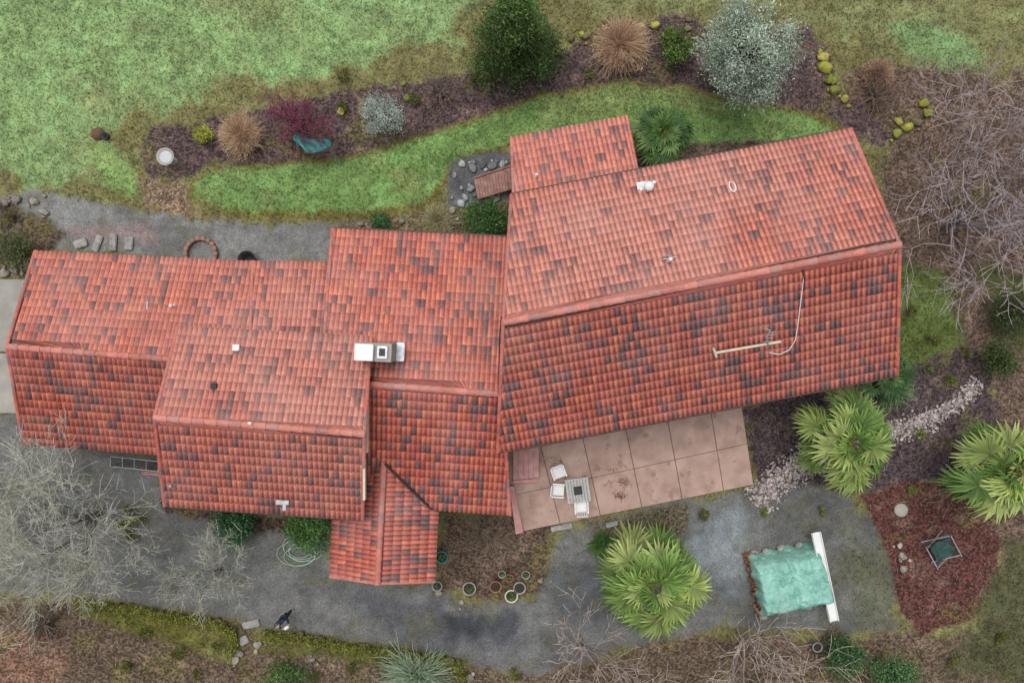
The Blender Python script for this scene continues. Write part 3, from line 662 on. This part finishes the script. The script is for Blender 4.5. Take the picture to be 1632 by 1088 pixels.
def strappy(name,u,v,r,pal,n,h,w):
    c=W(u,v,.4); c[2]=0; e=empty(name); tuft_into(e,c,r*1.25,n,pal,'blades',h,w,.6,4); tuft_into(e,c,r*.7,n//2,pal,'inner_blades',h*1.5,w,.4,4)
strappy('strappy_plant',960,868,.65,LC((80,112,54),(60,88,42)),260,.5,.04)
strappy('strappy_plant',1415,612,1.15,LC((92,120,74),(70,100,58),(112,136,88)),420,.6,.045)
strappy('yucca_plant',665,1078,1.45,LC((144,160,132),(116,138,106),(160,172,150)),900,.6,.03)
def baretree(name,base,htot,spread,colr,depth=5,nb=7,trunk=.14,lean=(0,0),seed=1,twc=None,r_min=.006,first=.22,kk=2):
    r=random.Random(seed); e=empty(name); P0=[];P1=[];R0=[];R1=[];Dp=[]
    b=W(*base); b[2]=-.1
    def grow(p,d,L,rad,lev):
        ns=4 if lev<2 else 3
        for s in range(ns):
            d=d+np.array([r.gauss(0,.16),r.gauss(0,.16),r.gauss(0,.12)+(.05 if lev else 0)]); d/=np.linalg.norm(d)
            q=p+d*L/ns; r2=max(r_min*.7,rad*(1-.45/ns)); P0.append(p);P1.append(q);R0.append(rad);R1.append(r2);Dp.append(lev); p=q; rad=r2
            if lev<depth and (s>0 or lev>1):
                k=1 if r.random()<kk-1.0 and s<ns-1 else (2 if s==ns-1 else 0)
                for _ in range(k):
                    ax_=np.array([r.gauss(0,1),r.gauss(0,1),r.gauss(0,.55)]); ax_/=np.linalg.norm(ax_); dd=d*.85+ax_*.7
                    if p[2]<htot*.3: dd[2]=abs(dd[2])
                    if p[2]>htot: dd[2]=-abs(dd[2])*.3
                    dd/=np.linalg.norm(dd); grow(p,dd,L*r.uniform(.55,.8),rad*.6,lev+1)
    for i in range(nb):
        t=2*math.pi*(i+r.random()*.6)/nb; s=r.uniform(.55,1.1)*spread
        d=np.array([math.cos(t)*s+lean[0],math.sin(t)*s+lean[1],htot*.75]); L=np.linalg.norm(d)*.50; d/=np.linalg.norm(d)
        grow(b+np.array([0,0,htot*first]),d,L,trunk*.55,1)
    P0.append(b);P1.append(b+np.array([0,0,htot*first+.05]));R0.append(trunk*1.2);R1.append(trunk);Dp.append(0)
    Dp=np.array(Dp); c0=lin(colr)*.8; c1=lin(twc or colr)*1.1; f=(Dp/depth)[:,None]; cc=(c0*(1-f)+c1*f)*rng.uniform(.75,1.25,(len(Dp),1))
    tubes('branches',P0,P1,np.maximum(R0,r_min),np.maximum(R1,r_min*.8),M_bark,e,3,cc,False)
    print(name,len(P0)); return e,np.array(P1),Dp
baretree('bare_tree',(1500,362),5.4,4.3,(140,130,128),5,11,.15,seed=3,twc=(172,158,160),lean=(.5,.2),r_min=.010,kk=1.7)
for (bs,h_,sp_,nb_,sd_,tr_) in (((165,815),5.0,3.7,11,5,.12),((352,905),2.6,2.1,8,8,.07)):
    e,pts,Dp=baretree('lichen_tree',bs,h_,sp_,(110,106,94),5 if sd_==5 else 4,nb_,tr_,seed=sd_,twc=(186,186,170),r_min=.008,kk=1.85)
    sel=pts[Dp>=3]; sel=sel[rng.integers(0,len(sel),9000 if sd_==5 else 2600)]+rng.normal(0,.05,(9000 if sd_==5 else 2600,3))
    pal=LC((176,178,158),(158,162,138),(190,190,176),(140,142,110)); leafcloud(e,sel,.022,pal[rng.integers(0,4,len(sel))],'lichen',.5)
baretree('bare_tree',(925,1015),4.0,2.6,(150,138,128),4,7,.09,seed=9,twc=(184,168,158),r_min=.012,lean=(0,-1.2),kk=1.8)
baretree('bare_tree',(1175,1000),4.0,2.7,(150,138,128),4,7,.09,seed=12,twc=(184,168,158),r_min=.012,lean=(0,-1.2),kk=1.8)
baretree('purple_maple',(489,208),1.5,1.5,(130,70,84),4,10,.05,seed=14,twc=(136,76,96),r_min=.012,kk=2.0)
bush('purple_shrub',474,200,.5,1.15,.4,LC((108,64,76),(92,54,66),(124,74,84)),1600,.03,30,.3)
def palm(u,v,zc,R,nf=34,pal=None,seed=0,name='fan_palm'):
    r=np.random.default_rng(seed); e=empty(name); c=W(u,v,zc); V=[];C=[];Fc=[]; ST=[[],[],[],[]]
    pal=pal if pal is not None else LC((152,170,94),(124,150,76),(170,184,112),(106,136,68))
    for i in range(nf):
        f=i/nf; az=i*2.39996+r.normal(0,.25); el=math.radians(70-90*f**.85+r.normal(0,8)); pl=R*(.24+.38*min(1,f*1.6))*r.uniform(.78,1.18)
        d=np.array([math.cos(az)*math.cos(el),math.sin(az)*math.cos(el),math.sin(el)]); hub=c+d*pl+np.array([0,0,-.1*R*f])
        ST[0].append(c);ST[1].append(hub);ST[2].append(.022);ST[3].append(.012)
        s=np.array([-math.sin(az),math.cos(az),0]); d2=d+np.array([0,0,-.2-.25*f]); d2/=np.linalg.norm(d2); s=s+r.normal(0,.3,3); s-=d2*(s@d2); s/=np.linalg.norm(s); nn=np.cross(d2,s)
        if nn[2]<0: nn=-nn
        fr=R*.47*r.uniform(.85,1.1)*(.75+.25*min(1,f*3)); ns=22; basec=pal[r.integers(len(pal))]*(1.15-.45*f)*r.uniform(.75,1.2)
        for k in range(ns):
            a=math.radians(-120+240*k/(ns-1))+r.normal(0,.035); dir_=d2*math.cos(a)+s*math.sin(a); LL=fr*(.72+.28*math.cos(a*.6))*r.uniform(.86,1.06)
            side=np.cross(nn,dir_); wv=fr*.058
            droop=r.uniform(.05,.4)
            p0=hub; p1=hub+dir_*LL*.55+nn*fr*.03; p2=hub+dir_*LL-np.array([0,0,1])*LL*droop+side*r.normal(0,.05)*LL
            b0=len(V); cc=basec*r.uniform(.65,1.3)
            fold=nn*wv*.9
            V+=[p0-side*.006,p0-fold*.1,p0+side*.006, p1-side*wv,p1-fold,p1+side*wv, p2-side*.006,p2-fold*.05,p2+side*.006]
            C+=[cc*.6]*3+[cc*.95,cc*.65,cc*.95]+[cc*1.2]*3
            for q in (0,3):
                Fc+=[(b0+q,b0+q+1,b0+q+4,b0+q+3),(b0+q+1,b0+q+2,b0+q+5,b0+q+4)]
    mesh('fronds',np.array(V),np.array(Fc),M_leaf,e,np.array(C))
    tubes('petioles',ST[0],ST[1],ST[2],ST[3],M_leaf,e,4,lin((150,160,80)))
    P0=[];P1=[];R0=[];R1=[]; nseg=10
    for i in range(nseg):
        z0=-.1+(zc+.1)*i/nseg; z1=-.1+(zc+.1)*(i+1)/nseg; P0.append([c[0],c[1],z0]);P1.append([c[0],c[1],z1]);R0.append(.17+.02*(i%2));R1.append(.16)
    tubes('trunk',P0,P1,R0,R1,M_bark,e,10,lin((92,76,60)))
    return e
palm(1354,703,3.0,2.0,36,seed=2)
palm(1040,930,3.6,2.1,36,seed=3)
palm(1608,752,3.2,2.0,36,seed=4)
palm(1057,213,2.2,1.35,28,LC((92,124,66),(74,106,56),(118,144,86)),seed=5)
palm(1412,600,1.2,1.1,20,LC((88,118,72),(70,100,58)),seed=6)

M_rock=attrmat('rock',.9,.6,1.3,7,.2,0,.6)
def rocks(name,items,colrs,flat=.6,par=None,sub=2):
    V=[];Fc=[];C=[];o_=0; colrs=np.atleast_2d(colrs)
    for (x,y,z,r) in items:
        v_,f_=rock((x,y,z),r,flat,sub); V.append(v_);Fc.append(f_+o_);o_+=len(v_); c_=colrs[random.randrange(len(colrs))]*random.uniform(.75,1.2); C.append(np.tile(c_,(len(v_),1)))
    return mesh(name,np.concatenate(V),np.concatenate(Fc),M_rock,par,np.concatenate(C),True)
path=[(1205,805),(1225,778),(1262,752),(1300,725),(1350,705),(1440,683),(1490,665),(1530,640),(1560,608)]
it=[]
for i in range(len(path)-1):
    a_,b_=np.array(path[i]),np.array(path[i+1]); L=np.linalg.norm(b_-a_); wd=26 if i<3 else (19 if i<6 else 13); k=int(L*wd*.34)
    nr=np.array([-(b_-a_)[1],(b_-a_)[0]])/L
    for j in range(k):
        q=a_+(b_-a_)*random.random()+nr*wd*max(-1.15,min(1.15,random.gauss(0,.5))); p=W(*q); it.append((p[0],p[1],.01,random.uniform(.04,.08)))
rocks('cobble_path',it,LC((158,146,142),(138,128,124),(174,164,157),(118,110,108)),.6,sub=1)
MOSS=LC((138,138,62),(116,120,58),(150,144,78),(112,104,78))
def px(l,sc=.95):
    o_=[]
    for u,v,r in l:
        x,y,_=W(u,v); o_.append((x,y,.06,r*sc))
        for _k in range(2): o_.append((x+random.gauss(0,.2),y+random.gauss(0,.2),.03,r*random.uniform(.3,.6)))
    return o_
rocks('mossy_rocks',px([(1313,92,.26),(1316,110,.3),(1322,128,.28),(1330,146,.26),(1345,160,.2),(1472,165,.24),(1478,180,.22),(1462,195,.25),(1446,205,.26),(1428,214,.22),(1432,196,.2),(910,62,.22),(935,58,.25),(1020,44,.25),(1045,42,.24),(1095,46,.2),(1060,58,.2),(1120,58,.2),(650,157,.2),(780,125,.2),(545,178,.2)]),MOSS,.7)
rocks('border_rocks',px([(10,322,.22),(30,318,.2),(55,322,.22),(70,338,.2),(25,430,.18),(8,436,.2),(45,425,.2),(575,358,.16),(640,352,.18),(720,335,.16),(1437,885,.22),(1440,905,.2),(1433,868,.15),(700,945,.15),(735,958,.14),(860,925,.12),(382,1040,.2),(376,1052,.18),(412,1025,.2),(748,1078,.25),(497,1050,.15),(540,1025,.15)]),LC((146,138,126),(118,112,102),(132,122,114)),.55)
rocks('pond_stones',px([(735,262,.2),(752,268,.24),(770,262,.18),(785,265,.2),(750,300,.2),(742,315,.18),(758,310,.15),(725,280,.15),(800,262,.2),(790,315,.22),(775,322,.2),(735,325,.18)]),LC((142,144,144),(118,120,120),(102,102,104)),.3)
stp=empty('stepping_stones')
for i,(u,v,a_,sx,sy) in enumerate(((128,388,.3,.55,.35),(155,388,1.2,.7,.28),(180,386,1.5,.7,.3),(205,388,1.5,.55,.35),(400,994,.2,.7,.3),(388,1020,.5,.4,.35),(895,840,.2,.9,.22),(975,835,.2,.5,.2))):
    p=W(u,v,.04); box(f'slab_{i}',p,(sx,sy,.1),M_stone,stp,a_,.03)
p=W(1437,813,.1); e=empty('round_stone'); lathe('disc',(p[0],p[1],0),[(.28,0),(.29,.06),(.25,.1),(.001,.11)],M_concrete,e,18)
c_=W(320,404,.1); fr=empty('brick_fire_ring')
bm_=[solid('brick%d'%i,lin((random.randint(140,160),118,104)),.9,.1,8) for i in range(3)]
for i in range(18):
    t=2*math.pi*i/18; box(f'brick_{i}',(c_[0]+.62*math.cos(t),c_[1]+.62*math.sin(t),.1),(.2,.16,.2),bm_[i%3],fr,t+math.pi/2,.02)
e=empty('black_tub'); p=W(394,414,.3); lathe('tub',(p[0],p[1],0),[(.26,0),(.34,.4),(.37,.4),(.33,.42),(.25,.05),(.001,.04)],M_dark,e)
e=empty('bird_bath'); p=W(264,250,.8); lathe('bowl',(p[0],p[1],0),[(.15,0),(.13,.06),(.07,.12),(.07,.65),(.2,.72),(.36,.82),(.36,.86),(.32,.85),(.2,.78),(.001,.76)],M_concrete,e)
lathe('water',(p[0],p[1],.805),[(.28,0),(.001,.001)],solid('water_grey',(.42,.44,.46),.1,.05,2),e)
def teal_seat(u,v,rot,name,zb=0.):
    e=empty(name); p=W(u,v,zb+.5); T=Matrix.Translation((p[0],p[1],zb))@Matrix.Rotation(rot,4,'Z')
    n=14; V=[];Fc=[]
    for i in range(n+1):
        for j in range(n+1):
            s=i/n*2-1;t=j/n*2-1; q=T@Vector((s*.78*(1-.25*t*t),t*.28*(1-.35*s*s)+.14*s*s+.04*math.sin(s*6), .62-.28*(1-s*s)-.05*(1-t*t)+.07*math.sin(s*7+t*3))); V.append(q[:])
    for i in range(n):
        for j in range(n): k_=i*(n+1)+j; Fc.append((k_,k_+1,k_+n+2,k_+n+1))
    mesh('canvas',V,np.array(Fc),M_teal,e,None,True)
    for s in (-1,1):
        for t in (-1,1): poly_tube('leg',[(T@Vector((s*.8,t*.35,-zb-.05)))[:],(T@Vector((s*.66,.1-t*.1,.68)))[:]],.022,M_metal,e,6)
    poly_tube('rail',[(T@Vector((-.8,.30,.66)))[:],(T@Vector((.8,.30,.66)))[:]],.02,M_dark,e,6)
teal_seat(497,231,-.15,'hammock_seat',.75)
fc=empty('folding_camp_chair'); p=W(1503,877,.4); T=Matrix.Translation((p[0],p[1],0))@Matrix.Rotation(.5,4,'Z')
def tp(x,y,z): return (T@Vector((x,y,z)))[:]
for i,(a_,b_) in enumerate((((-.5,.55,0),(.45,.5,.6)),((-.55,.5,.6),(.5,.55,0)),((-.5,-.4,0),(.5,-.4,.6)),((-.6,-.4,.6),(.5,-.45,0)),((-.6,-.5,.55),(-.6,.55,.55)),((.5,-.5,.55),(.5,.5,.6)),((-.6,.55,.6),(-.5,.75,1.)),((.5,.5,.6),(.45,.7,1.)))):
    poly_tube(f'tube_{i}',[tp(*a_),tp(*b_)],.03,M_metal,fc,6)
V=[];n=10
for i in range(n+1):
    for j in range(n+1): s=i/n*2-1;t=j/n*2-1; V.append(tp(s*.42,t*.36,.42-.12*(1-s*s)+.03*math.sin(4*s+5*t)))
k_=np.arange(n)[:,None]*(n+1)+np.arange(n)[None,:]; k_=k_.ravel(); mesh('seat_canvas',V,np.stack([k_,k_+n+1,k_+n+2,k_+1],1),solid('dark_green_canvas',(.03,.075,.065),.7,.3,7),fc,None,True)
V=[]
for i in range(n+1):
    for j in range(n+1): s=i/n*2-1;t=j/n; V.append(tp(s*.42,.5+.25*t+.08*(1-s*s),.5+.5*t))
mesh('back_canvas',V,np.stack([k_,k_+n+1,k_+n+2,k_+1],1),M_teal,fc,None,True)
e=empty('garden_hose'); p=W(478,880,.05); pts=[]
for i in range(240):
    t=i*.16; r_=.52+.16*math.sin(t*.37)+.06*math.sin(t*1.3); pts.append((p[0]+r_*math.cos(t)*1.25+.12*math.sin(t*.21),p[1]+.05+r_*.8*math.sin(t)+.2*math.cos(t*.17),.05+.02*(i/240)+.02*math.sin(t*3)))
for q in ((525,865),(529,850)): w_=W(*q); pts.append((w_[0],w_[1],.06))
poly_tube('coil',pts,.016,M_hose,e,6)
e=empty('metal_trellis')
for i in range(6):
    t=i/5; poly_tube(f'rail_{i}',[W(176,727+16*t,1.0),W(252,735+16*t,1.0)],.018,M_metal if i in (0,5) else M_dark,e,6)
for i in range(5): u=176+19*i; poly_tube(f'bar_{i}',[W(u,727+2*i,1.0),W(u,743+2*i,1.0)],.018,M_metal,e,6)
for u,v in ((176,743),(252,751)): p=W(u,v,1.0); poly_tube('leg',[(p[0],p[1],-.1),p],.025,M_metal,e,6)
e=empty('red_bench'); 
for i in range(3): q0=W(226,748+3*i,.5); q1=W(256,752+3*i,.5); poly_tube(f'slat_{i}',[q0,q1],.035,M_pink,e,4)
for u in (230,252): p=W(u,752,.5); box('leg',(p[0],p[1],.22),(.06,.2,.5),M_pink,e)
def mosswall(pts,name):
    it=[]; V=[]
    for i in range(len(pts)-1):
        a_,b_=W(*pts[i]),W(*pts[i+1]); L=np.linalg.norm(b_-a_); k=int(L/.15)+1
        for j in range(k):
            q=a_+(b_-a_)*(j/k); it+= [(q[0]+random.uniform(-.05,.05),q[1]+random.uniform(-.08,.08),.15+random.uniform(0,.12),random.uniform(.14,.22))]
        m=int(L*600); t=rng.random(m)[:,None]; q=a_+(b_-a_)*t+rng.normal(0,.12,(m,3)); q[:,2]=.40+rng.normal(0,.04,m); V.append(q)
    e=empty(name); rocks('stones',it,LC((96,92,56),(84,84,46),(104,98,66)),.9,e,sub=1)
    V=np.concatenate(V); pal=LC((124,130,52),(104,112,46),(144,140,66),(80,80,40)); leafcloud(e,V,.035,pal[rng.integers(0,4,len(V))]*(.5+fbm(V[:,0]*3,V[:,1]*3,3))[:,None]*rng.uniform(.6,1.3,(len(V),1)),'moss',.7)
mosswall([(130,960),(210,966),(300,982),(350,990),(372,1002),(378,1022),(366,1040)],'mossy_wall')
mosswall([(425,1008),(480,1012),(560,1028),(650,1040),(730,1054),(740,1080)],'mossy_wall')
mosswall([(195,832),(235,822)],'mossy_wall')
e=empty('clay_saucer_stump'); p=W(152,212,.2); lathe('stump',(p[0],p[1],-.05),[(.3,0),(.24,.1),(.2,.25),(.001,.27)],solid('bark_brown',(.16,.09,.06),.9,.2,8,.5),e); lathe('tub',(p[0]+.35,p[1]-.1,-.03),[(.14,0),(.16,.2),(.13,.2),(.001,.05)],M_dark,e)
def skin(name,nodes,edges,mat,parent,sub=2):
    me=bpy.data.meshes.new(name); me.from_pydata([n_[0] for n_ in nodes],edges,[]); me.update()
    o=bpy.data.objects.new(name,me); link(o,parent); m=o.modifiers.new('s','SKIN')
    for i,n_ in enumerate(nodes): sv=me.skin_vertices[0].data[i]; sv.radius=n_[1]; sv.use_root=(i==0)
    m.use_smooth_shade=True; s_=o.modifiers.new('d','SUBSURF'); s_.levels=sub; s_.render_levels=sub
    me.materials.append(mat); return o
per=empty('person'); p=W(461,973); per.location=(p[0],p[1],-.02); per.rotation_euler=(0,0,.6)
M_coat=solid('navy_coat',(.025,.035,.065),.8,.2,9); M_jean=solid('dark_trousers',(.03,.034,.045),.85,.2,9); M_skin=solid('skin',(.48,.29,.21),.5,.05,5); M_hair=solid('brown_hair',(.12,.09,.07),.8,.2,30); M_shoe=solid('shoes',(.4,.4,.4),.6,.1,10)
skin('jacket',[((0,0,.95),(.17,.12)),((0,0,1.12),(.155,.11)),((0,.0,1.3),(.18,.12)),((0,0,1.42),(.12,.09)),((0,0,1.5),(.06,.06)),
 ((-.19,0,1.41),(.07,.07)),((-.27,-.03,1.15),(.052,.052)),((-.16,-.27,1.12),(.04,.04)),((.19,0,1.41),(.07,.07)),((.27,-.03,1.15),(.052,.052)),((.16,-.27,1.12),(.04,.04))],
 [(0,1),(1,2),(2,3),(3,4),(3,5),(5,6),(6,7),(3,8),(8,9),(9,10)],M_coat,per)
skin('trousers',[((0,0,.96),(.15,.12)),((-.1,0,.86),(.095,.1)),((-.11,-.01,.5),(.065,.07)),((-.11,.01,.1),(.05,.05)),((.1,0,.86),(.095,.1)),((.12,-.03,.5),(.065,.07)),((.13,0,.1),(.05,.05))],[(0,1),(1,2),(2,3),(0,4),(4,5),(5,6)],M_jean,per)
for s_ in (-1,1): skin('shoe',[((.12*s_,.05,.05),(.045,.045)),((.13*s_,-.08,.045),(.048,.04)),((.135*s_,-.17,.035),(.035,.03))],[(0,1),(1,2)],M_shoe,per)
skin('head',[((0,0,1.48),(.05,.05)),((0,-.01,1.56),(.058,.065)),((0,-.02,1.64),(.078,.092)),((0,-.01,1.70),(.07,.08))],[(0,1),(1,2),(2,3)],M_skin,per)
skin('hair',[((0,.02,1.72),(.078,.088)),((0,.045,1.64),(.075,.07)),((0,.05,1.58),(.05,.04))],[(0,1),(1,2)],M_hair,per)
skin('nose',[((0,-.105,1.65),(.01,.01)),((0,-.125,1.62),(.014,.014))],[(0,1)],M_skin,per,1)
for s_ in (-1,1):
    skin('ear',[((.08*s_,0,1.65),(.012,.018)),((.085*s_,0,1.62),(.01,.014))],[(0,1)],M_skin,per,1)
    skin('eye',[((.03*s_,-.098,1.665),(.01,.008)),((.036*s_,-.098,1.665),(.01,.008))],[(0,1)],M_dark,per,1)
    skin('palm',[((.16*s_,-.27,1.12),(.03,.025)),((.13*s_,-.34,1.12),(.038,.018))],[(0,1)],M_skin,per)
    for k_ in range(4):
        skin('finger',[((.13*s_,-.34+.018*(k_-1.5),1.115),(.009,.009)),((.10*s_,-.365+.02*(k_-1.5),1.10),(.008,.008)),((.075*s_,-.36+.02*(k_-1.5),1.085),(.007,.007))],[(0,1),(1,2)],M_skin,per,1)
    skin('thumb',[((.14*s_,-.31,1.135),(.011,.011)),((.105*s_,-.325,1.15),(.009,.009)),((.08*s_,-.34,1.15),(.008,.008))],[(0,1),(1,2)],M_skin,per,1)
skin('mouth',[((-.018,-.108,1.585),(.005,.004)),((.018,-.108,1.585),(.005,.004))],[(0,1)],M_pink,per,1)
box('controller',(0,-.35,1.12),(.2,.12,.04),M_white,per,0,.012)

w=bpy.data.worlds.new("World"); SC.world=w; w.use_nodes=True; nt=w.node_tree; bg=nt.nodes['Background']
sky=nt.nodes.new('ShaderNodeTexSky'); sky.sky_type='NISHITA'; sky.sun_disc=False
EL=math.radians(74); AZ=math.radians(-25)
sky.sun_elevation=EL; sky.sun_rotation=AZ; sky.air_density=1.2; sky.dust_density=4
hs=nt.nodes.new('ShaderNodeHueSaturation'); hs.inputs['Saturation'].default_value=.35
nt.links.new(sky.outputs[0],hs.inputs['Color']); nt.links.new(hs.outputs[0],bg.inputs[0]); bg.inputs[1].default_value=.15
sd=bpy.data.lights.new('sun','SUN'); sd.energy=1.3; sd.angle=math.radians(35); sd.color=(1,.98,.96)
so=bpy.data.objects.new('sun',sd); COL.objects.link(so)
dirv=Vector((math.sin(AZ)*math.cos(EL),math.cos(AZ)*math.cos(EL),math.sin(EL)))
so.rotation_euler=dirv.to_track_quat('Z','Y').to_euler(); so.location=(0,0,30)
cd=bpy.data.cameras.new('camera'); cd.sensor_width=36; cd.lens=F/1632*36; cd.clip_end=5000; cd.clip_start=.1
co=bpy.data.objects.new('camera',cd); co.location=(0,0,H); co.rotation_euler=(0,0,0); COL.objects.link(co); SC.camera=co
SC.view_settings.view_transform='Standard'; SC.view_settings.look='None'; SC.view_settings.exposure=0
